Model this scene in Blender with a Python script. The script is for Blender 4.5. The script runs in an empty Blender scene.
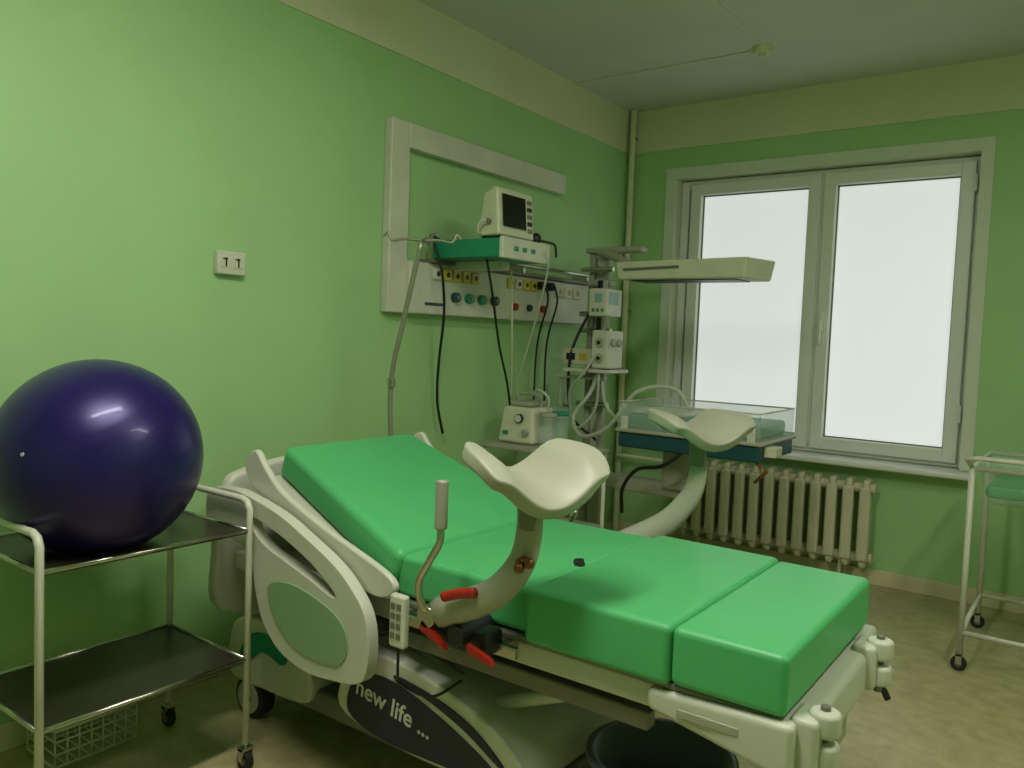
import bpy, bmesh, math, random
from mathutils import Vector, Matrix
random.seed(3)
sc=bpy.context.scene
col=sc.collection
# ---------------------------------------------------------------- materials
def s2l(c): 
    c=c/255.0
    return c/12.92 if c<=0.04045 else ((c+0.055)/1.055)**2.4
def rgb(r,g,b): return (s2l(r),s2l(g),s2l(b),1)
def mat(name,c,rough=.5,metal=0,var=.06,scale=6,bump=0,bscale=60,emit=None,es=0,trans=0,alpha=1,coat=0,spec=.5,c2=None,detail=3):
    m=bpy.data.materials.new(name); m.use_nodes=True
    nt=m.node_tree; b=nt.nodes['Principled BSDF']
    tc=nt.nodes.new('ShaderNodeTexCoord'); n=nt.nodes.new('ShaderNodeTexNoise')
    n.inputs['Scale'].default_value=scale; n.inputs['Detail'].default_value=detail
    nt.links.new(tc.outputs['Object'],n.inputs['Vector'])
    r=nt.nodes.new('ShaderNodeValToRGB')
    a=c; d=c2 if c2 else tuple(min(1,x*(1+var)) for x in c[:3])+(1,)
    if not c2: a=tuple(x*(1-var) for x in c[:3])+(1,)
    r.color_ramp.elements[0].color=a; r.color_ramp.elements[0].position=.35
    r.color_ramp.elements[1].color=d; r.color_ramp.elements[1].position=.65
    nt.links.new(n.outputs['Fac'],r.inputs['Fac']); nt.links.new(r.outputs['Color'],b.inputs['Base Color'])
    b.inputs['Roughness'].default_value=rough; b.inputs['Metallic'].default_value=metal
    b.inputs['Specular IOR Level'].default_value=spec
    b.inputs['Coat Weight'].default_value=coat
    b.inputs['Transmission Weight'].default_value=trans; b.inputs['Alpha'].default_value=alpha
    if emit: b.inputs['Emission Color'].default_value=emit; b.inputs['Emission Strength'].default_value=es
    if bump:
        n2=nt.nodes.new('ShaderNodeTexNoise'); n2.inputs['Scale'].default_value=bscale; n2.inputs['Detail'].default_value=4
        nt.links.new(tc.outputs['Object'],n2.inputs['Vector'])
        bp=nt.nodes.new('ShaderNodeBump'); bp.inputs['Strength'].default_value=bump; bp.inputs['Distance'].default_value=.01
        nt.links.new(n2.outputs['Fac'],bp.inputs['Height']); nt.links.new(bp.outputs['Normal'],b.inputs['Normal'])
    return m
M={}
M['wall']=mat('wall_green_paint',rgb(160,200,138),.55,var=.03,scale=2,bump=.12,bscale=90)
M['cream']=mat('cream_paint',rgb(210,210,176),.6,var=.03,scale=2,bump=.1)
M['ceil']=mat('ceiling_paint',rgb(204,206,198),.7,var=.03,scale=1.5)
M['trunk']=mat('trunking_plastic',rgb(212,212,200),.6,var=.02)
M['floor']=mat('linoleum',rgb(160,150,108),.35,scale=14,c2=rgb(180,170,128),detail=8,bump=.03)
M['base']=mat('skirting',rgb(206,197,160),.5)
M['upvc']=mat('upvc_white',rgb(222,224,216),.35,var=.01)
M['reveal']=mat('reveal_white',rgb(208,214,196),.55,var=.02)
M['pane']=mat('frosted_film_glow',rgb(205,210,210),.5,var=.01,emit=(.86,.9,.9,1),es=.62)  # film emits its own glow, standing in for daylight through the glass
M['green']=mat('vinyl_green',rgb(80,174,108),.40,var=.03,scale=3,bump=.06,bscale=25,spec=.4)
M['white']=mat('bed_plastic',rgb(196,197,180),.4,var=.02)
M['greyw']=mat('rest_plastic',rgb(160,161,142),.45,var=.02,scale=3)
M['palegreen']=mat('insert_green',rgb(132,162,120),.5,var=.02)
M['dark']=mat('dark_plastic',rgb(24,24,24),.4)
M['navy']=mat('navy_panel',rgb(20,24,44),.35)
M['steel']=mat('chrome',rgb(190,188,176),.22,metal=1,var=.02)
M['pole']=mat('pole_steel',rgb(150,150,130),.35,metal=.5,var=.02)
M['grey']=mat('grey_metal',rgb(120,118,104),.4,metal=.3)
M['dshelf']=mat('shelf_dark',rgb(50,46,36),.3,metal=.2,var=.15,scale=5)
M['enamel']=mat('white_enamel',rgb(204,203,186),.35)
M['ball']=mat('ball_vinyl',rgb(32,17,86),.34,var=.08,scale=3,coat=.10,metal=.25)
M['red']=mat('red_plastic',rgb(165,34,22),.4)
M['brass']=mat('brass',rgb(130,90,56),.35,metal=.8)
M['beige']=mat('beige_device',rgb(205,204,178),.45)
M['screen']=mat('screen_black',rgb(12,14,14),.15)
M['teal']=mat('teal_plastic',rgb(24,132,98),.4)
M['tgreen']=mat('mattress_green',rgb(50,140,96),.5)
M['dteal']=mat('dark_teal',rgb(22,70,76),.45)
M['yellow']=mat('socket_yellow',rgb(204,180,60),.4)
M['cable']=mat('cable_black',rgb(16,16,16),.5)
M['hose']=mat('hose_clear',rgb(190,200,180),.3,alpha=.8)
M['rad']=mat('radiator_paint',rgb(204,199,170),.45,var=.04)
M['tub']=mat('tub_plastic',rgb(104,116,128),.4)
M['blue']=mat('lcd',rgb(130,170,165),.3)
M['acry']=mat('acrylic',rgb(200,220,210),.05,trans=.0,alpha=.22)
M['rubber']=mat('rubber',rgb(30,30,30),.7)
M['tube']=mat('lamp_tube',rgb(240,240,230),.5,emit=(1,.97,.88,1),es=10)
# ---------------------------------------------------------------- builders
def empty(name,loc=(0,0,0)):
    e=bpy.data.objects.new(name,None); e.location=loc; e.empty_display_size=.1; col.objects.link(e); return e
def fin(name,bm,m,par=None,smooth=False,bev=0,seg=3,sub=0):
    bmesh.ops.recalc_face_normals(bm,faces=bm.faces[:])
    me=bpy.data.meshes.new(name); bm.to_mesh(me); bm.free()
    o=bpy.data.objects.new(name,me); col.objects.link(o)
    me.materials.append(M[m] if isinstance(m,str) else m)
    if smooth or bev or sub:
        for p in me.polygons: p.use_smooth=True
    if bev:
        b=o.modifiers.new('b','BEVEL'); b.width=bev; b.segments=seg; b.limit_method='ANGLE'; b.angle_limit=math.radians(35)
        w=o.modifiers.new('w','WEIGHTED_NORMAL'); w.keep_sharp=False
    if sub:
        s=o.modifiers.new('s','SUBSURF'); s.levels=sub; s.render_levels=sub
    if par:
        o.parent=par; o.matrix_parent_inverse=Matrix.Translation(-par.location)
    return o
def hexa(name,v,m,par=None,bev=0,seg=3):
    """v: 8 corners, bottom 4 ccw then top 4 ccw"""
    bm=bmesh.new(); vs=[bm.verts.new(p) for p in v]
    for f in ((0,3,2,1),(4,5,6,7),(0,1,5,4),(1,2,6,5),(2,3,7,6),(3,0,4,7)): bm.faces.new([vs[i] for i in f])
    return fin(name,bm,m,par,bev=bev,seg=seg)
def box(name,a,b,m,par=None,bev=0,seg=3,rz=0):
    x0,y0,z0=a;x1,y1,z1=b
    v=[(x0,y0,z0),(x1,y0,z0),(x1,y1,z0),(x0,y1,z0),(x0,y0,z1),(x1,y0,z1),(x1,y1,z1),(x0,y1,z1)]
    if rz:
        c=Vector(((x0+x1)/2,(y0+y1)/2,0)); Rm=Matrix.Rotation(rz,3,'Z')
        v=[tuple(Rm@(Vector(p)-c)+c) for p in v]
    return hexa(name,v,m,par,bev,seg)
def catmull(P,n=8):
    P=[Vector(p) for p in P]
    if len(P)<3: return P
    Q=[P[0]*2-P[1]]+P+[P[-1]*2-P[-2]]; out=[]
    for i in range(1,len(Q)-2):
        for k in range(n):
            t=k/n; a,b,c,d=Q[i-1],Q[i],Q[i+1],Q[i+2]
            out.append(.5*((2*b)+(c-a)*t+(2*a-5*b+4*c-d)*t*t+(3*b-a-3*c+d)*t**3))
    out.append(P[-1]); return out
def tube(name,P,r,m,par=None,smooth=True,n=8,seg=10,flat=1.0,r2=None,flatdir=None):
    pts=catmull(P,n) if smooth else [Vector(p) for p in P]
    bm=bmesh.new(); rings=[]; prev=None; N=len(pts)
    for i,p in enumerate(pts):
        t=(pts[min(i+1,N-1)]-pts[max(i-1,0)]).normalized()
        if prev is None:
            ref=Vector(flatdir) if flatdir else (Vector((0,0,1)) if abs(t.z)<.9 else Vector((1,0,0)))
            u=(ref-t*ref.dot(t)).normalized()
        else: u=(prev-t*prev.dot(t)).normalized()
        prev=u; w=t.cross(u); rr=r if r2 is None else r+(r2-r)*i/(N-1)
        rings.append([bm.verts.new(p+u*math.cos(2*math.pi*k/seg)*rr*flat+w*math.sin(2*math.pi*k/seg)*rr) for k in range(seg)])
    for a,b in zip(rings,rings[1:]):
        for k in range(seg): bm.faces.new((a[k],a[(k+1)%seg],b[(k+1)%seg],b[k]))
    bm.faces.new(rings[0]); bm.faces.new(rings[-1][::-1])
    return fin(name,bm,m,par,smooth=True)
def cyl(name,a,b,r,m,par=None,r2=None,seg=20,bev=0):
    a=Vector(a);b=Vector(b);t=(b-a).normalized(); ref=Vector((0,0,1)) if abs(t.z)<.9 else Vector((1,0,0))
    u=t.cross(ref).normalized(); w=t.cross(u); bm=bmesh.new(); r2=r if r2 is None else r2
    A=[bm.verts.new(a+(u*math.cos(2*math.pi*k/seg)+w*math.sin(2*math.pi*k/seg))*r) for k in range(seg)]
    B=[bm.verts.new(b+(u*math.cos(2*math.pi*k/seg)+w*math.sin(2*math.pi*k/seg))*r2) for k in range(seg)]
    for k in range(seg): bm.faces.new((A[k],A[(k+1)%seg],B[(k+1)%seg],B[k]))
    bm.faces.new(A);bm.faces.new(B)
    o=fin(name,bm,m,par,bev=bev or min(r*.12,.004),seg=2); return o
def plate(name,pts,axis,a,b,m,par=None,bev=0,smooth=True,seg=3,n=5):
    """closed outline in 2d extruded along axis 'x'/'y'/'z' from a to b"""
    if smooth:
        P=[Vector((p[0],p[1],0)) for p in pts]; L=len(P); out=[]
        for i in range(L):
            A,B,C,D=P[i-1],P[i],P[(i+1)%L],P[(i+2)%L]
            for k in range(n):
                t=k/n; out.append(.5*((2*B)+(C-A)*t+(2*A-5*B+4*C-D)*t*t+(3*B-A-3*C+D)*t**3))
        pts=[(q.x,q.y) for q in out]
    f={'y':lambda p,d:(p[0],d,p[1]),'x':lambda p,d:(d,p[0],p[1]),'z':lambda p,d:(p[0],p[1],d)}[axis]
    bm=bmesh.new(); A=[bm.verts.new(f(p,a)) for p in pts]; B=[bm.verts.new(f(p,b)) for p in pts]
    L=len(pts)
    for k in range(L): bm.faces.new((A[k],A[(k+1)%L],B[(k+1)%L],B[k]))
    bm.faces.new(A);bm.faces.new(B[::-1])
    return fin(name,bm,m,par,bev=bev,seg=seg)
def boolcut(o,cut):
    md=o.modifiers.new('cut','BOOLEAN'); md.object=cut; md.operation='DIFFERENCE'; md.solver='EXACT'
    bpy.context.view_layer.objects.active=o
    while o.modifiers[0].name!='cut': 
        with bpy.context.temp_override(object=o): bpy.ops.object.modifier_move_up(modifier='cut')
    with bpy.context.temp_override(object=o): bpy.ops.object.modifier_apply(modifier='cut')
    bpy.data.objects.remove(cut)
def sphere(name,c,r,m,par=None,sz=1,seg=32):
    bm=bmesh.new(); bmesh.ops.create_uvsphere(bm,u_segments=seg,v_segments=seg//2,radius=r)
    for v in bm.verts: v.co=Vector((v.co.x+c[0],v.co.y+c[1],v.co.z*sz+c[2]))
    return fin(name,bm,m,par,smooth=True)
def caster(par,x,y,r=.03,m='steel',stem=.05,n=''):
    cyl('wheel'+n,(x,y-.012,r),(x,y+.012,r),r,'rubber',par)
    cyl('hub'+n,(x,y-.014,r),(x,y+.014,r),r*.45,'grey',par)
    box('fork'+n,(x-.012,y-.02,r),(x+.012,y-.015,2*r+.012),m,par); box('fork_b'+n,(x-.012,y+.015,r),(x+.012,y+.02,2*r+.012),m,par)
    box('fork_top'+n,(x-.014,y-.02,2*r+.004),(x+.014,y+.02,2*r+.014),m,par)
    cyl('stem'+n,(x,y,2*r+.01),(x,y,2*r+stem),.008,m,par)
# ---------------------------------------------------------------- room
D=5.09; XR=4.3; YF=-1.6; H=3.0
box('floor',(-.2,YF-.2,-.1),(XR+.2,D+.3,0),'floor')
box('ceiling',(-.2,YF-.2,H),(XR+.2,D+.3,H+.1),'ceil')
box('wall_left',(-.2,YF-.2,0),(0,D+.3,H),'wall')
box('wall_right',(XR,YF-.2,0),(XR+.2,D+.3,H),'wall')
box('wall_front',(0,YF-.2,0),(XR,YF,H),'wall')
wb=empty('wall_back')
X0,X1,Z0,Z1=.36,2.19,.72,2.52
box('pier_left',(0,D,0),(X0,D+.3,H),'wall',wb); box('pier_right',(X1,D,0),(XR,D+.3,H),'wall',wb)
box('below_window',(X0,D,0),(X1,D+.3,Z0),'wall',wb); box('above_window',(X0,D,Z1),(X1,D+.3,H),'wall',wb)
# cream frieze
box('trim_1',(0,YF,2.714),(.006,D,H),'cream'); box('trim_2',(.006,D-.006,2.714),(XR,D,H),'cream')
box('trim_3',(XR-.006,YF,2.714),(XR,D-.006,H),'cream')
box('baseboard_back',(.015,D-.02,0),(XR,D,.09),'base',bev=.004); box('baseboard_left',(0,YF,0),(.015,D,.09),'base',bev=.004)
# window casing + frame
wt=empty('trim_4')
box('casing_left',(.30,D-.012,.74),(X0+.01,D,Z1-.01),'reveal',wt); box('casing_right',(X1-.01,D-.012,.74),(2.245,D,Z1-.01),'reveal',wt)
box('casing_top',(.30,D-.012,Z1-.01),(2.245,D,2.58),'reveal',wt)
box('reveal_left',(X0,D+.001,Z0),(X0+.012,D+.25,Z1-.013),'reveal',wt); box('reveal_right',(X1-.012,D+.001,Z0),(X1,D+.25,Z1-.013),'reveal',wt)
box('reveal_top',(X0,D+.001,Z1-.012),(X1,D+.25,Z1),'reveal',wt)
wn=empty('window_1')
y0,y1=5.18,5.24
def frame(n,xa,xb,za,zb,w,ya,yb,bev=.008):
    box(n+'_l',(xa,ya,za),(xa+w,yb,zb),'upvc',wn,bev); box(n+'_r',(xb-w,ya,za),(xb,yb,zb),'upvc',wn,bev)
    box(n+'_t',(xa+w-.004,ya,zb-w),(xb-w+.004,yb,zb),'upvc',wn,bev); box(n+'_b',(xa+w-.004,ya,za),(xb-w+.004,yb,za+w),'upvc',wn,bev)
frame('outer',X0+.013,X1-.013,.74,2.505,.06,y0,y1+.02)
box('mullion',(1.30,y0-.01,.79),(1.345,y1+.02,2.46),'upvc',wn,.006)
frame('sash_a',.455,1.315,.765,2.475,.075,y0-.03,y1)
frame('sash_b',1.333,2.155,.765,2.475,.075,y0-.03,y1)
def gasket(n,xa,xb,za,zb):
    w=.008
    for k,(p,q) in enumerate((((xa,za),(xa+w,zb)),((xb-w,za),(xb,zb)),((xa,za),(xb,za+w)),((xa,zb-w),(xb,zb)))):
        box('%s_%d'%(n,k),(p[0],y0+.012,p[1]),(q[0],y0+.0215,q[1]),'grey',wn)
gasket('gasket_a',.53,1.24,.84,2.40); gasket('gasket_b',1.408,2.08,.84,2.40)
box('pane_a',(.52,y0+.02,.83),(1.25,y0+.03,2.41),'pane',wn); box('pane_b',(1.40,y0+.02,.83),(2.09,y0+.03,2.41),'pane',wn)
box('handle',(1.355,y0-.055,1.50),(1.38,y0-.03,1.62),'upvc',wn,.004); box('handle_lever',(1.36,y0-.075,1.42),(1.375,y0-.055,1.57),'upvc',wn,.004)
for z in(1.0,2.3):
    box('hinge_%d'%(z*10),(2.145,y0-.045,z),(2.165,y0-.03,z+.1),'upvc',wn,.003)
box('trim_5',(.28,D-.13,.70),(2.26,D+.12,.735),'upvc',bev=.012)
# pipe
pp=empty('heating_pipe'); cyl('riser',(.045,D-.045,.0),(.045,D-.045,H),.022,'cream',pp)
for z in(.4,1.6,2.8): box('clip_%d'%(z*10),(.02,D-.05,z),(.07,D,z+.015),'steel',pp)
# radiator
ra=empty('radiator')
for i in range(13):
    x=.61+i*.0935
    plate('section_%d'%i,[(4.92,.15),(4.935,.115),(5.03,.115),(5.05,.15),(5.05,.60),(5.03,.64),(4.935,.64),(4.92,.60)],'x',x-.02,x+.02,'rad',ra,bev=.016,smooth=False)
    box('column_%d'%i,(x-.032,4.905,.16),(x+.032,4.945,.60),'rad',ra,.017)
    for z in(.17,.585): cyl('hub_%d_%d'%(i,z*100),(x-.047,4.985,z),(x+.047,4.985,z),.03,'rad',ra)
cyl('inlet',(.56,4.985,.585),(.07,4.985,.585),.014,'cream',ra)
cyl('foot_a',(.7,4.985,0),(.7,4.985,.15),.01,'rad',ra); cyl('foot_b',(1.6,4.985,0),(1.6,4.985,.15),.01,'rad',ra)
# ceiling detector + cable trunking
sd=empty('smoke_detector'); cyl('body',(1.20,4.32,H-.03),(1.20,4.32,H),.045,'cream',sd,r2=.06)
cyl('cap',(1.2,4.32,H-.045),(1.2,4.32,H-.03),.02,'cream',sd)
ct=empty('cable_trunking'); box('run_a',(.006,4.32,H-.008),(1.13,4.335,H),'trunk',ct,.002); box('run_b',(1.21,1.0,H-.008),(1.225,4.25,H),'trunk',ct,.002)
# wall outlet
so=empty('wall_socket'); box('plate',(0,1.805,1.595),(.03,1.93,1.685),'enamel',so,.006)
for y in(1.84,1.895):
    box('inset_%d'%(y*1000),(.028,y-.02,1.62),(.033,y+.02,1.665),'beige',so,.003); box('slot_%d'%(y*1000),(.032,y-.003,1.625),(.0345,y+.003,1.66),'dark',so)
    box('slotb_%d'%(y*1000),(.032,y-.014,1.652),(.0345,y+.006,1.658),'dark',so)
# ceiling lamps: one behind the camera, a second added beside it for brightness
def lampfix(x,y,e,rz=0):
    f=empty('ceiling_lamp',(x,y,H)); box('housing',(x-.1,y-.6,H-.04),(x+.1,y+.6,H),'enamel',f,.008)
    box('diffuser',(x-.09,y-.58,H-.10),(x+.09,y+.58,H-.04),'tube',f,.006)
    l=bpy.data.lights.new('lamp_light','AREA'); l.shape='RECTANGLE'; l.size=.18; l.size_y=1.16; l.energy=e; l.color=(1,.975,.87)
    o=bpy.data.objects.new('lamp_light',l); o.location=(0,0,-.11); o.parent=f; col.objects.link(o)
lampfix(1.7,.8,37); lampfix(3.4,2.2,20)  # second fixture is an added, unseen lamp to brighten the room
# ---------------------------------------------------------------- wall console
wp=empty('medical_wall_panel')
box('post',(0,2.695,1.49),(.05,2.82,2.40),'enamel',wp,.006); box('top_rail',(0,2.82,2.28),(.05,4.20,2.40),'enamel',wp,.006)
box('console',(0,2.82,1.49),(.07,4.48,1.745),'enamel',wp,.008); box('console_lip',(0,2.95,1.745),(.10,4.50,1.765),'grey',wp,.004)
cyl('equipment_rail',(.11,2.95,1.80),(.11,4.47,1.80),.011,'steel',wp)
for y in(3.0,3.7,4.4): box('rail_bracket_%d'%(y*10),(.0,y,1.76),(.11,y+.02,1.80),'steel',wp)
for i in range(5):
    y=2.98+i*.075; box('socket_%d'%i,(.068,y,1.665),(.085,y+.06,1.725),'yellow' if i else 'enamel',wp,.006); cyl('hole_%d'%i,(.084,y+.03,1.695),(.0865,y+.03,1.695),.014,'dark',wp)
for i in range(4):
    y=3.60+i*.075; box('socket_b%d'%i,(.068,y,1.665),(.085,y+.06,1.725),'yellow' if i!=1 else 'enamel',wp,.006); cyl('hole_b%d'%i,(.084,y+.03,1.695),(.0865,y+.03,1.695),.014,'dark',wp)
for i in range(3):
    y=4.1+i*.1; box('socket_c%d'%i,(.068,y,1.645),(.085,y+.07,1.715),'beige',wp,.006); cyl('hole_c%d'%i,(.084,y+.035,1.68),(.0865,y+.035,1.68),.02,'greyw',wp)
for i in range(4):
    y=3.15+i*.11; cyl('gas_%d'%i,(.068,y,1.585),(.10,y,1.585),.026,['dteal','teal','teal','dteal'][i],wp); cyl('gas_in_%d'%i,(.1,y,1.585),(.106,y,1.585),.012,'grey',wp)
for i in range(3):
    y=3.68+i*.14; cyl('port_%d'%i,(.068,y,1.565),(.09,y,1.565),.02,['red','dteal','red'][i],wp)
box('label',(.07,2.93,1.535),(.0715,3.07,1.55),'dteal',wp)
for i,y in enumerate((3.90,4.00)):
    cyl('plug_%d'%i,(.07,y,1.70),(.12,y,1.70),.024,'dark',wp)
# shelf + monitor
tr=empty('equipment_shelf')
box('body',(.08,2.96,1.765),(.50,3.34,1.853),'teal',tr,.006); box('front',(.50,2.955,1.76),(.525,3.345,1.86),'enamel',tr,.006)
for i in range(3): box('button_%d'%i,(.524,3.04+i*.07,1.80),(.53,3.07+i*.07,1.82),'teal',tr)
box('arm',(.05,3.12,1.72),(.4,3.18,1.766),'enamel',tr,.005)
mo=empty('patient_monitor')
hexa('case',[(.36,2.97,1.865),(.50,2.95,1.865),(.50,3.24,1.865),(.36,3.24,1.865),(.38,2.98,2.07),(.48,2.95,2.09),(.48,3.24,2.09),(.38,3.23,2.07)],'beige',mo,.012)
box('foot_l',(.38,2.98,1.854),(.48,3.0,1.868),'dark',mo); box('foot_r',(.38,3.19,1.854),(.48,3.21,1.868),'dark',mo)
hexa('screen',[(.498,2.985,1.91),(.503,2.985,1.91),(.503,3.165,1.91),(.498,3.165,1.91),(.484,2.985,2.06),(.490,2.985,2.06),(.490,3.165,2.06),(.484,3.165,2.06)],'screen',mo)
for i in range(5): box('key_%d'%i,(.485-i*.000,3.185,1.90+i*.034),(.503-.003*i,3.22,1.92+i*.034),'dark' if i%2 else 'grey',mo,.003)
box('handle',(.41,3.0,2.085),(.44,3.19,2.10),'beige',mo,.005)
cyl('connector',(.44,2.955,1.93),(.44,2.94,1.93),.012,'grey',mo)
pr=empty('blood_pressure_bulb'); sphere('bulb',(.47,3.295,1.885),.028,'dark',pr,1.1); tube('lead',[(.47,3.31,1.88),(.50,3.34,1.875),(.535,3.37,1.86),(.54,3.38,1.80)],.006,'dark',pr)
# cables
cb=empty('hanging_cables')
tube('c1',[(.10,3.0,1.86),(.07,2.96,1.88),(.12,2.93,1.84),(.15,2.96,1.70),(.12,3.02,1.5),(.06,3.06,1.25),(.04,3.08,1.05),(.05,3.12,.88)],.007,'cable',cb)
tube('c2',[(.38,3.02,1.76),(.36,3.1,1.6),(.26,3.3,1.35),(.17,3.5,1.15),(.13,3.6,.98)],.006,'cable',cb)
tube('c3',[(.13,3.90,1.70),(.15,3.90,1.6),(.08,3.91,1.35),(.07,3.91,.95)],.006,'cable',cb)
tube('c4',[(.13,4.00,1.70),(.15,4.00,1.6),(.08,4.01,1.35),(.08,4.01,.95)],.006,'cable',cb)
tube('c5',[(.54,3.28,1.82),(.53,3.32,1.72),(.34,3.45,1.35),(.24,3.5,1.15),(.22,3.55,1.05)],.0055,'hose',cb)
tube('c6',[(.32,3.3,1.76),(.3,3.35,1.5),(.2,3.5,1.2),(.16,3.56,1.05)],.0055,'enamel',cb)
tube('sensor_lead',[(.43,2.94,1.93),(.42,2.925,1.93),(.40,2.925,1.91),(.39,2.94,1.875),(.37,3.0,1.862)],.0055,'enamel',mo)
# ---------------------------------------------------------------- birthing bed
bd=empty('birthing_bed')
yn,yf=1.59,2.34
def cushion(n,a,b,bev=.018): return box(n,a,b,'green',bd,bev,4)
cushion('foot_cushion',(2.058,yn,.648),(2.311,yf-.03,.78)); cushion('calf_cushion',(1.664,yn,.64),(2.055,yf,.78))
cushion('seat_cushion',(1.20,yn+.03,.65),(1.662,yf-.01,.768))
sl=plate('drain_slot',[(1.60,1.93),(1.615,1.90),(1.635,1.875),(1.65,1.88),(1.652,1.90),(1.635,1.925),(1.615,1.95)],'z',.766,.7695,'dark',bd)
hexa('back_cushion',[(.55,1.70,.90),(1.20,yn+.01,.672),(1.20,yf,.672),(.55,2.31,.90),(.585,1.70,1.005),(1.235,yn+.01,.778),(1.235,yf,.778),(.585,2.31,1.005)],'green',bd,.028,5)
# backrest shell + side lip
hexa('back_shell',[(.52,1.66,.86),(1.18,1.60,.63),(1.18,2.36,.63),(.52,2.36,.86),(.545,1.66,.90),(1.21,1.60,.672),(1.21,2.36,.672),(.545,2.36,.90)],'white',bd,.012)
for s,(ya,yb) in {'near':(1.575,1.60),'far':(2.35,2.375)}.items():
    plate('back_lip_'+s,[(.55,.97),(.60,1.0),(.65,.95),(.74,.88),(.95,.80),(1.2,.72),(1.23,.67),(1.15,.645),(.95,.69),(.76,.77),(.62,.86),(.55,.92)],'y',ya,yb,'white',bd,.008)
for i,(x,z) in enumerate(((.80,.80),(.95,.745))):
    plate('lip_slot_%d'%i,[(x-.05,z+.02),(x+.04,z-.012),(x+.05,z-.028),(x-.045,z+.003)],'y',1.572,1.576,'dark',bd)
# headboard
plate('headboard',[(1.60,.42),(1.57,.62),(1.60,.84),(1.68,.90),(1.95,.93),(2.25,.90),(2.36,.84),(2.39,.62),(2.36,.42),(1.95,.38)],'x',.36,.41,'white',bd,.015)
plate('headboard_panel',[(1.68,.52),(1.68,.76),(1.95,.80),(2.25,.76),(2.25,.52),(1.95,.50)],'x',.352,.361,'palegreen',bd,.003)
# side rails
ol=[(.42,.85),(.55,.872),(.66,.858),(.80,.825),(.92,.778),(1.03,.73),(1.10,.685),(1.165,.62),(1.19,.54),(1.185,.45),(1.15,.405),(1.05,.385),(.92,.378),(.80,.41),(.72,.48),(.68,.57),(.655,.66),(.60,.70),(.5,.715),(.42,.72)]
hol=[(.66,.80),(.80,.765),(.95,.705),(1.05,.64),(1.03,.63),(.95,.655),(.83,.69),(.74,.715),(.67,.755)]
gi=[(.75,.60),(.85,.63),(1.0,.605),(1.09,.56),(1.11,.49),(1.07,.435),(.97,.425),(.86,.445),(.78,.51)]
def siderail(tag,ya,yb,yo):
    o=plate('side_rail_'+tag,ol,'y',ya,yb,'white',bd,.012); c=plate('cutter',hol,'y',ya-.05,yb+.05,'white'); boolcut(o,c)
    plate('side_rail_insert_'+tag,gi,'y',yo[0],yo[1],'palegreen',bd,.002)
siderail('near',1.525,1.565,(1.520,1.526)); siderail('far',2.395,2.43,(2.43,2.435))
box('rail_mount_near',(.85,1.56,.5),(.95,1.70,.58),'grey',bd,.01); box('rail_mount_far',(.85,2.28,.5),(.95,2.40,.58),'grey',bd,.01)
# frame
for s,(ya,yb) in {'near':(1.63,1.67),'far':(2.26,2.30)}.items():
    box('frame_'+s,(.42,ya,.565),(2.28,yb,.625),'white',bd,.008)
    box('subframe_'+s,(1.2,ya+.03,.49),(1.98,yb+.03,.535),'grey',bd,.006)
box('deck',(1.15,1.61,.63),(2.28,2.32,.645),'grey',bd,.004)
box('deck_head',(.41,1.66,.57),(1.2,2.27,.60),'grey',bd,.006)
box('accessory_rail',(1.25,1.565,.60),(1.66,1.585,.63),'steel',bd,.003)
for x in(1.28,1.6): box('rail_stand_%d'%(x*10),(x,1.58,.60),(x+.025,1.64,.63),'steel',bd)
# foot end
hexa('foot_shell_near',[(2.0,1.60,.575),(2.33,1.58,.525),(2.33,1.72,.525),(2.0,1.72,.575),(2.0,1.60,.625),(2.33,1.58,.645),(2.33,1.72,.645),(2.0,1.72,.625)],'white',bd,.015)
box('foot_shell_recess',(2.08,1.585,.585),(2.22,1.592,.605),'greyw',bd,.003)
hexa('foot_shell_far',[(2.0,2.20,.565),(2.33,2.20,.52),(2.33,2.34,.52),(2.0,2.33,.565),(2.0,2.20,.625),(2.33,2.20,.645),(2.33,2.34,.645),(2.0,2.33,.625)],'white',bd,.015)
box('foot_beam',(2.26,1.70,.53),(2.35,2.22,.635),'white',bd,.02)
box('foot_plate',(2.27,1.74,.40),(2.31,2.14,.54),'greyw',bd,.012)
box('foot_plate_slot',(2.308,1.82,.44),(2.314,2.06,.50),'dark',bd,.001)
for i,y in enumerate((1.66,2.17)):
    box('bumper_block_%d'%i,(2.31,y-.05,.54),(2.37,y+.05,.655),'white',bd,.015)
    for z in(.575,.64):
        cyl('bumper_roller_%d_%d'%(i,z*100),(2.37,y,z-.026),(2.37,y,z+.026),.032,'white',bd,bev=.010)
    cyl('bumper_pin_%d'%i,(2.37,y,.53),(2.37,y,.675),.010,'grey',bd)
tube('foot_lever',[(2.3,2.20,.53),(2.36,2.25,.51),(2.38,2.26,.48)],.009,'dark',bd)
# base
plate('base_cover',[(.95,.24),(1.0,.40),(1.10,.445),(1.30,.43),(1.50,.38),(1.62,.31),(1.66,.24),(1.6,.20),(1.2,.19)],'y',1.64,2.28,'white',bd,.02)
plate('base_stripe',[(1.00,.24),(1.02,.345),(1.12,.385),(1.25,.37),(1.42,.315),(1.55,.255),(1.58,.215),(1.4,.205),(1.15,.20)],'y',1.634,1.641,'navy',bd,.001)
plate('base_stripe_b',[(1.20,.405),(1.35,.385),(1.48,.345),(1.58,.28),(1.57,.27),(1.46,.325),(1.33,.368),(1.2,.392)],'y',1.634,1.641,'navy',bd,.001)
box('chassis',(.32,1.72,.12),(1.66,2.22,.20),'grey',bd,.02)
plate('head_cover',[(.30,.14),(.30,.30),(.36,.36),(.50,.38),(.66,.33),(.74,.25),(.72,.15),(.5,.13)],'y',1.70,2.24,'white',bd,.015)
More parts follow.
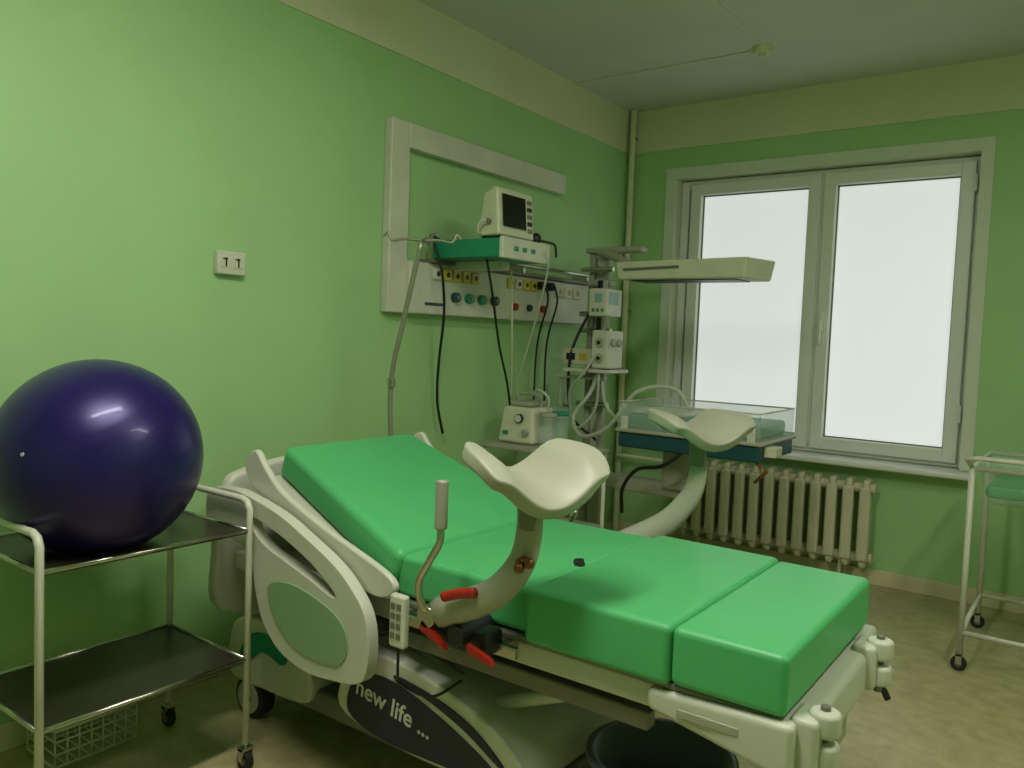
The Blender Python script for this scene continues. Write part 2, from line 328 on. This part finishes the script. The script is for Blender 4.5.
plate('head_cover_swoosh',[(.36,.22),(.42,.31),(.52,.335),(.62,.29),(.60,.25),(.5,.27),(.42,.22)],'y',1.694,1.701,'teal',bd)
for i,(x,y) in enumerate(((.40,1.78),(.40,2.22),(1.58,1.78),(1.58,2.22))):
    if i==0: y=1.74
    cyl('castor_%d'%i,(x,y-.03,.075),(x,y+.03,.075),.075,'rubber',bd); cyl('castor_cap_%d'%i,(x,y-.036,.075),(x,y+.036,.075),.058,'greyw',bd); cyl('castor_hub_%d'%i,(x,y-.04,.075),(x,y+.04,.075),.022,'dark',bd)
    box('castor_mount_%d'%i,(x-.03,y-.025,.13),(x+.03,y+.025,.17),'grey',bd,.01)
for i,y in enumerate((1.75,2.18)):
    for k,(p,q) in enumerate((((.75,.40),(1.45,.58)),((1.35,.40),(.75,.58)))):
        tube('scissor_%d_%d'%(i,k),[(p[0],y,p[1]),(q[0],y,q[1])],.022,'grey',bd,smooth=False)
    tube('strut_%d'%i,[(1.45,y,.36),(1.95,y,.57)],.020,'enamel',bd,smooth=False)
cyl('actuator',(1.35,1.96,.38),(1.9,1.96,.56),.028,'steel',bd); cyl('strut_cross',(1.93,1.70,.56),(1.93,2.25,.56),.018,'grey',bd)
tx=bpy.data.curves.new('lettering','FONT'); tx.body='new life ...'; tx.size=.075; tx.extrude=.0005; tx.offset=.001; tx.materials.append(M['enamel'])
to=bpy.data.objects.new('lettering',tx); col.objects.link(to); to.location=(1.03,1.632,.31); to.rotation_euler=(math.radians(90),math.radians(9),0); to.parent=bd
# IV pole on bed
tube('infusion_pole',[(.43,2.45,.60),(.38,2.45,.75),(.335,2.45,1.0),(.335,2.45,1.22),(.39,2.455,1.45),(.475,2.46,1.78)],.011,'pole',bd)
cyl('pole_collar',(.335,2.45,1.16),(.335,2.45,1.20),.018,'steel',bd); cyl('pole_clamp',(.43,2.36,.60),(.43,2.47,.60),.02,'steel',bd)
for i,(dx,dy) in enumerate(((-.11,-.06),(.08,.10),(-.06,.12),(.10,-.05))):
    tube('hook_%d'%i,[(.475,2.46,1.78),(.475+dx*.6,2.46+dy*.6,1.785),(.475+dx,2.46+dy,1.78),(.475+dx*1.15,2.46+dy*1.15,1.81),(.475+dx*1.3,2.46+dy*1.3,1.795)],.006,'pole',bd)
# leg rests
def legrest(tag,c,ang,tilt,L=.15,W=.18,dep=.12):
    bm=bmesh.new(); NU,NV=14,20; g=[]
    for i in range(NU+1):
        s=-1+2*i/NU; row=[]
        for j in range(NV+1):
            t=-1+2*j/NV
            a=s*math.sqrt(1-.45*t*t); b=t*math.sqrt(1-.30*s*s); q=min(abs(b),1)
            z=dep*(1-math.cos(q*math.pi*.62))/1.37 - .07*max(0,q-.66)*2
            z-=.03*max(0,s)**2
            row.append(bm.verts.new((a*L*(.86+.2*q),b*W*(1+.08*a),z)))
        g.append(row)
    for i in range(NU):
        for j in range(NV): bm.faces.new((g[i][j],g[i+1][j],g[i+1][j+1],g[i][j+1]))
    T=Matrix.Translation(c)@Matrix.Rotation(ang,4,'Z')@Matrix.Rotation(tilt,4,'Y')
    bm.transform(T)
    o=fin('leg_rest_'+tag,bm,'greyw',bd,smooth=True)
    sd=o.modifiers.new('so','SOLIDIFY'); sd.thickness=.036; sd.offset=0
    bv=o.modifiers.new('bv','BEVEL'); bv.width=.014; bv.segments=3; bv.limit_method='ANGLE'; bv.angle_limit=math.radians(50)
    ss=o.modifiers.new('su','SUBSURF'); ss.levels=1; ss.render_levels=1
legrest('near',(1.725,1.51,1.05),math.radians(-24),math.radians(8),.125,.168,.125)
legrest('far',(1.71,2.50,1.095),math.radians(-30),math.radians(2),.125,.175,.105)
tube('leg_arm_near',[(1.725,1.51,1.03),(1.735,1.50,.95),(1.715,1.50,.87),(1.65,1.50,.79),(1.56,1.50,.735),(1.46,1.52,.69),(1.42,1.57,.66)],.022,'greyw',bd,flat=1.5,r2=.028,flatdir=(1,0,0))
tube('leg_arm_far',[(1.71,2.50,1.07),(1.72,2.50,.98),(1.71,2.48,.90),(1.66,2.46,.82),(1.60,2.44,.765),(1.50,2.40,.70)],.014,'greyw',bd,flat=1.9,r2=.026,flatdir=(1,0,0))
cyl('rest_joint_near',(1.735,1.50,.955),(1.735,1.50,1.02),.028,'grey',bd); cyl('rest_joint_far',(1.715,2.50,.99),(1.715,2.50,1.07),.028,'grey',bd)
cyl('brass_knob_a',(1.74,1.455,.885),(1.74,1.50,.885),.011,'brass',bd); sphere('brass_ball_a',(1.765,1.46,.888),.013,'brass',bd); sphere('brass_ball_b',(1.745,1.45,.876),.013,'brass',bd)
tube('red_handle',[(1.51,1.465,.752),(1.56,1.463,.772),(1.61,1.465,.785)],.010,'red',bd,flat=1.3)
plate('red_lever_a',[(1.41,.66),(1.48,.615),(1.49,.60),(1.40,.635)],'y',1.50,1.515,'red',bd,smooth=False); plate('red_lever_b',[(1.56,.635),(1.63,.615),(1.64,.60),(1.56,.615)],'y',1.50,1.515,'red',bd,smooth=False)
cyl('clamp_near',(1.42,1.50,.67),(1.42,1.62,.67),.03,'steel',bd); cyl('clamp_b',(1.53,1.49,.65),(1.53,1.62,.65),.026,'dark',bd); box('clamp_block',(1.38,1.53,.60),(1.60,1.60,.66),'dark',bd,.01)
cyl('clamp_far',(1.42,2.30,.67),(1.42,2.42,.67),.03,'steel',bd)
tube('grip_tube',[(1.44,1.53,.66),(1.41,1.50,.70),(1.405,1.49,.76),(1.45,1.48,.83),(1.48,1.48,.88),(1.482,1.48,.93)],.010,'steel',bd)
tube('hand_grip',[(1.482,1.48,.915),(1.482,1.48,.95),(1.482,1.48,1.0),(1.482,1.48,1.035)],.016,'greyw',bd)
tube('grip_tube_far',[(1.30,2.36,.64),(1.27,2.42,.70),(1.29,2.44,.78)],.010,'steel',bd)
# remote control
box('remote_control',(1.315,1.475,.575),(1.37,1.50,.715),'enamel',bd,.008)
for i in range(4):
    for k in range(2): box('remote_key_%d_%d'%(i,k),(1.325+.02*k,1.472,.60+.026*i),(1.339+.02*k,1.476,.616+.026*i),'grey',bd)
tube('remote_cable',[(1.34,1.49,.575),(1.34,1.49,.50),(1.32,1.52,.46),(1.38,1.58,.42),(1.42,1.66,.45)],.004,'cable',bd)
# bucket
bk=empty('plastic_basin')
bm=bmesh.new(); prof=[(.0,.0),(.13,.0),(.14,.01),(.180,.285),(.20,.29),(.20,.305),(.175,.305),(.135,.02),(.0,.015)]; rings=[]
for r,z in prof: rings.append([bm.verts.new((1.90+max(r,.001)*math.cos(a*math.pi/24),1.92+max(r,.001)*math.sin(a*math.pi/24),z)) for a in range(48)])
for a,b in zip(rings,rings[1:]):
    for k in range(48): bm.faces.new((a[k],a[(k+1)%48],b[(k+1)%48],b[k]))
fin('basin',bm,'tub',bk,smooth=True)
# ---------------------------------------------------------------- instrument trolley + ball
tl=empty('instrument_trolley')
xa,xb,ya,yb=.24,.68,.89,1.50
for n,y in(('a',ya),('b',yb)):
    tube('end_frame_'+n,[(xa,y,.085),(xa,y,.80),(xa,y,.83),(xa+.012,y,.852),(xa+.035,y,.86),(xb-.035,y,.86),(xb-.012,y,.852),(xb,y,.83),(xb,y,.80),(xb,y,.085)],.011,'enamel',tl,smooth=False)
for n,z in(('low',.355),('top',.765)):
    box('shelf_'+n,(xa,ya,z-.01),(xb,yb,z),'dshelf',tl,.002)
    for k,(p,q) in enumerate((((xa,ya),(xb,ya)),((xb,ya),(xb,yb)),((xb,yb),(xa,yb)),((xa,yb),(xa,ya)))):
        tube('lip_%s_%d'%(n,k),[(p[0],p[1],z),(q[0],q[1],z)],.007,'steel',tl,smooth=False)
for i,(x,y) in enumerate(((xa,ya),(xb,ya),(xb,yb),(xa,yb))): caster(tl,x,y,.03,n='_%d'%i)
bl=empty('exercise_ball')
bm=bmesh.new(); bmesh.ops.create_uvsphere(bm,u_segments=96,v_segments=80,radius=.275)
for v in bm.verts:
    lat=v.co.z/.275
    if abs(lat)<.93: 
        k=1+.0022*math.sin(lat*75); v.co.x*=k; v.co.y*=k
Rm=Matrix.Rotation(math.radians(25),4,'X')@Matrix.Rotation(math.radians(20),4,'Y')
p0=Vector((.515,1.118,1.015))
for v in bm.verts:
    c=Rm@v.co+p0
    if c.z<.7725: c.z=.7725
    v.co=c
fin('ball_skin',bm,'ball',bl,smooth=True)
dv=Vector((.42,-.90,.16)).normalized()
cyl('valve',p0+dv*.27,p0+dv*.277,.005,'hose',bl)
wc=empty('wire_basket')
bx=(.06,1.12,.25,1.38)
for z in(.01,.05,.09,.125):
    tube('hoop_%d'%(z*1000),[(bx[0],bx[1],z),(bx[2],bx[1],z),(bx[2],bx[3],z),(bx[0],bx[3],z),(bx[0],bx[1],z)],.0035 if z<.12 else .006,'enamel',wc,smooth=False,seg=6)
for i in range(8):
    y=bx[1]+(bx[3]-bx[1])*i/7; tube('wire_%d'%i,[(bx[2],y,.125),(bx[2],y,.005),(bx[0],y,.005),(bx[0],y,.125)],.003,'enamel',wc,smooth=False,seg=6)
# ---------------------------------------------------------------- radiant warmer
wa=empty('infant_radiant_warmer')
cx_,cy_=.27,4.28
for dx in(-.045,.055): box('column_%d'%(dx*1000),(cx_+dx-.018,cy_-.02,.15),(cx_+dx+.018,cy_+.02,1.95),'greyw',wa,.006)
box('column_back',(cx_-.05,cy_+.02,.15),(cx_+.065,cy_+.03,1.90),'enamel',wa)
box('head_mount',(cx_-.08,cy_-.05,1.92),(cx_+.30,cy_+.04,1.955),'greyw',wa,.012)
box('head_mount_low',(cx_-.06,cy_-.05,1.72),(cx_+.10,cy_+.04,1.76),'greyw',wa,.012)
hexa('heater_head',[(.58,3.95,1.735),(1.30,3.95,1.735),(1.35,4.22,1.735),(.58,4.22,1.735),(.57,3.93,1.83),(1.32,3.93,1.84),(1.365,4.24,1.845),(.57,4.24,1.83)],'beige',wa,.010)
hexa('heater_stripe',[(.62,3.936,1.78),(.95,3.936,1.79),(.95,3.946,1.79),(.62,3.946,1.78),(.62,3.932,1.795),(.95,3.932,1.805),(.95,3.94,1.805),(.62,3.94,1.795)],'grey',wa)
box('heater_grille',(.64,3.99,1.73),(1.25,4.18,1.738),'dark',wa)
tube('head_arm',[(cx_,cy_-.01,1.93),(.42,4.2,1.89),(.62,4.1,1.80)],.028,'greyw',wa)
# table
TX0,TX1,TY0,TY1=.74,1.50,3.74,4.26
box('table_base',(TX0,TY0,.835),(TX1,TY1,.915),'dteal',wa,.012); box('table_tray',(TX0-.015,TY0-.015,.915),(TX1+.015,TY1+.015,.935),'greyw',wa,.008)
box('table_mattress',(TX0+.03,TY0+.03,.935),(TX1-.03,TY1-.03,1.01),'tgreen',wa,.02)
box('table_blanket',(TX0+.05,TY0+.05,1.01),(TX0+.36,TY1-.06,1.035),'enamel',wa,.012)
for n,a,b in(('f',(TX0,TY0,.935),(TX1,TY0+.006,1.07)),('b',(TX0,TY1-.006,.935),(TX1,TY1,1.07)),('l',(TX0,TY0,.935),(TX0+.006,TY1,1.07)),('r',(TX1-.006,TY0,.935),(TX1,TY1,1.07))):
    box('guard_'+n,a,b,'acry',wa)
tube('guard_rim',[(TX0,TY0,1.072),(TX1,TY0,1.072),(TX1,TY1,1.072),(TX0,TY1,1.072),(TX0,TY0,1.072)],.004,'enamel',wa,smooth=False,seg=6)
for x in(TX0+.04,TX1-.04): box('guard_latch_%d'%(x*10),(x-.02,TY0-.012,.93),(x+.02,TY0+.0,1.0),'enamel',wa,.004)
box('table_support',(.9,3.95,.60),(1.05,4.1,.84),'greyw',wa,.02); box('support_arm',(.28,3.98,.55),(1.05,4.08,.63),'greyw',wa,.015)
box('arm_to_col',(.24,4.0,.55),(.34,4.3,.63),'greyw',wa,.015)
for y in(3.80,4.45): box('base_leg_%d'%(y*100),(.2,y-.03,.08),(1.3,y+.03,.13),'greyw',wa,.01)
box('base_cross',(.22,3.80,.08),(.36,4.45,.16),'greyw',wa,.01)
i=0
for x in(.24,1.25):
    for y in(3.80,4.45): caster(wa,x,y,.03,stem=.03,n='_%d'%i); i+=1
box('controller',(1.50,3.80,.86),(1.56,3.90,.91),'beige',wa,.006); tube('loose_wires',[(1.48,3.77,.84),(1.52,3.75,.79),(1.48,3.76,.74),(1.53,3.78,.80),(1.50,3.77,.76)],.008,'brass',wa)
tube('table_cable',[(1.1,3.76,.84),(1.0,3.74,.76),(.85,3.76,.72),(.75,3.8,.60),(.7,3.9,.45)],.010,'cable',wa)
# modules on column
box('mod_display',(.38,3.98,1.53),(.50,4.16,1.69),'enamel',wa,.01); box('mod_display_lcd',(.499,4.01,1.60),(.503,4.11,1.67),'blue',wa)
box('mod_display_lcd2',(.42,3.977,1.61),(.47,3.981,1.66),'blue',wa); 
for k in range(3): box('mod_key_%d'%k,(.405+.03*k,3.976,1.555),(.42+.03*k,3.981,1.575),'teal',wa)
box('mod_flow',(.41,3.98,1.23),(.52,4.16,1.45),'enamel',wa,.012); 
for k in range(2): cyl('mod_dial_%d'%k,(.465,3.97,1.29+.09*k),(.465,3.98,1.29+.09*k),.028,'greyw',wa); 
for k in range(2): cyl('mod_dialc_%d'%k,(.465,3.964,1.29+.09*k),(.465,3.972,1.29+.09*k),.011,'dark',wa)
for k in range(2): cyl('mod_flow_dial_%d'%k,(.519,4.03+.07*k,1.38),(.535,4.03+.07*k,1.38),.022,'greyw',wa)
box('mod_shelf',(.24,3.96,1.205),(.54,4.2,1.225),'enamel',wa,.004); box('mod_shelf_low',(.12,4.05,1.16),(.40,4.2,1.175),'enamel',wa,.004)
box('rail_mod_l',(.14,4.10,1.24),(.34,4.24,1.34),'beige',wa,.008); box('rail_mod_k',(.17,4.096,1.27),(.23,4.10,1.31),'dark',wa); box('rail_mod_y',(.26,4.096,1.27),(.31,4.10,1.31),'yellow',wa)
for k,z in enumerate((1.0,1.45,1.55,1.82)): cyl('clampk_%d'%k,(.18,4.22,z),(.40,4.22,z),.016,'steel',wa)
cyl('o2_tube',(.36,4.19,1.1),(.36,4.19,1.75),.02,'hose',wa); box('blue_cyl',(.33,4.16,1.35),(.36,4.18,1.75),'navy',wa,.005)
for k,x in enumerate((.15,.20)):
    cyl('flow_tube_%d'%k,(x,4.08,.98),(x,4.08,1.16),.014,'hose',wa); cyl('flow_bottle_%d'%k,(x,4.08,.86),(x,4.08,.99),.024,'acry',wa); cyl('flow_top_%d'%k,(x,4.08,.985),(x,4.08,1.0),.026,'teal' if k else 'greyw',wa)
tube('hose_1',[(.40,4.1,1.25),(.44,3.95,1.1),(.36,3.9,.95),(.45,3.85,.85),(.62,3.85,.92),(.76,3.9,1.12),(.95,3.95,1.15),(1.05,3.97,1.03)],.012,'hose',wa)
tube('hose_2',[(.28,4.2,1.6),(.2,4.1,1.3),(.25,4.05,.95),(.4,4.1,.8)],.009,'cable',wa)
tube('hose_3',[(.42,4.1,1.24),(.50,4.0,1.05),(.60,3.98,.95),(.72,3.98,.90)],.010,'hose',wa)
tube('hose_4',[(.44,3.97,1.30),(.40,3.92,1.2),(.30,3.95,1.1),(.28,4.0,.95),(.36,3.95,.88),(.46,3.97,1.0),(.47,3.98,1.22)],.008,'hose',wa)
# side cart + aspirator
sc_=empty('side_table')
SX0,SX1,SY0,SY1=.10,.72,3.36,3.70
box('top',(SX0,SY0,.80),(SX1,SY1,.822),'greyw',sc_,.005); box('under',(SX0+.02,SY0+.02,.40),(SX1-.02,SY1-.02,.415),'greyw',sc_,.004)
i=0
for x in(SX0+.02,SX1-.02):
    for y in(SY0+.02,SY1-.02): tube('leg_%d'%i,[(x,y,.085),(x,y,.80)],.011,'enamel',sc_,smooth=False); caster(sc_,x,y,.03,n='_%d'%i); i+=1
asx=empty('suction_aspirator')
AY=-.06
hexa('case',[(.16,3.44,.825),(.40,3.44,.825),(.40,3.68,.825),(.16,3.68,.825),(.18,3.46,1.02),(.38,3.46,1.02),(.38,3.66,1.02),(.18,3.66,1.02)],'beige',asx,.02); box('top_panel',(.21,3.48,1.02),(.35,3.64,1.05),'greyw',asx,.012)
tube('carry_handle',[(.20,3.56,1.01),(.20,3.56,1.07),(.28,3.56,1.09),(.36,3.56,1.07),(.36,3.56,1.01)],.008,'greyw',asx)
cyl('jar_a',(.45,3.56+AY,.826),(.45,3.56+AY,.98),.045,'acry',asx); cyl('jar_a_lid',(.45,3.56+AY,.98),(.45,3.56+AY,1.0),.048,'greyw',asx)
cyl('jar_b',(.45,3.68+AY,.826),(.45,3.68+AY,.98),.045,'acry',asx); cyl('jar_b_lid',(.45,3.68+AY,.98),(.45,3.68+AY,1.0),.048,'teal',asx)
cyl('gauge',(.3,3.46,.96),(.3,3.437,.96),.025,'dark',asx); cyl('gauge_face',(.3,3.438,.96),(.3,3.434,.96),.02,'enamel',asx)
box('switch',(.2,3.437,.87),(.23,3.45,.89),'teal',asx); cyl('knob',(.35,3.45,.89),(.35,3.42,.89),.018,'greyw',asx)
tube('asp_hose',[(.45,3.50,1.0),(.46,3.48,1.08),(.40,3.47,1.12),(.34,3.50,1.08),(.30,3.54,1.05)],.007,'hose',asx)
# ---------------------------------------------------------------- bassinet (right)
ba=empty('bassinet_trolley')
BX0,BX1,BY0,BY1=2.36,2.86,3.97,4.66
for n,y in(('a',BY0),('b',BY1)):
    for x in(BX0,BX1): tube('leg_%s_%d'%(n,x*100),[(x,y,.08),(x,y-.0,.90)],.013,'enamel',ba,smooth=False)
for z in(.17,.90):
    tube('ring_%d'%(z*100),[(BX0,BY0,z),(BX1,BY0,z),(BX1,BY1,z),(BX0,BY1,z),(BX0,BY0,z)],.011,'enamel',ba,smooth=False)
tube('handle',[(BX0,BY0,.90),(BX0-.02,BY0-.04,.94),(BX0+.02,BY0-.05,.95),(BX1,BY0-.05,.95),(BX1+.01,BY0-.04,.93),(BX1,BY0,.90)],.010,'enamel',ba,smooth=False)
hexa('tub_acrylic',[(BX0+.06,BY0+.06,.74),(BX1-.06,BY0+.06,.74),(BX1-.06,BY1-.06,.74),(BX0+.06,BY1-.06,.74),(BX0+.012,BY0+.012,.93),(BX1-.012,BY0+.012,.93),(BX1-.012,BY1-.012,.93),(BX0+.012,BY1-.012,.93)],'acry',ba,.02)
box('mattress',(BX0+.05,BY0+.05,.77),(BX1-.05,BY1-.05,.83),'green',ba,.02)
i=0
for x in(BX0,BX1):
    for y in(BY0,BY1): caster(ba,x,y,.032,n='_%d'%i); i+=1
# ---------------------------------------------------------------- light & camera
w=bpy.data.worlds.new('world'); sc.world=w; w.use_nodes=True
bg=w.node_tree.nodes['Background']; sk=w.node_tree.nodes.new('ShaderNodeTexSky'); sk.sky_type='HOSEK_WILKIE'; sk.turbidity=8
w.node_tree.links.new(sk.outputs[0],bg.inputs[0]); bg.inputs[1].default_value=.3
cam=bpy.data.cameras.new('camera'); co=bpy.data.objects.new('camera',cam); col.objects.link(co)
yaw,pitch,roll=.6317,.06,.0374
f=Vector((-math.sin(yaw)*math.cos(pitch),math.cos(yaw)*math.cos(pitch),-math.sin(pitch)))
r0=Vector((math.cos(yaw),math.sin(yaw),0)); u0=r0.cross(f)
r=r0*math.cos(roll)+u0*math.sin(roll); u=-r0*math.sin(roll)+u0*math.cos(roll)
mt=Matrix((r,u,-f)).transposed().to_4x4(); mt.translation=Vector((2.767,0,1.398)); co.matrix_world=mt
cam.sensor_width=36; cam.lens=797.2*36/1024; cam.clip_start=.02
sc.camera=co
sc.view_settings.view_transform='Standard'; sc.view_settings.look='None'; sc.view_settings.exposure=0
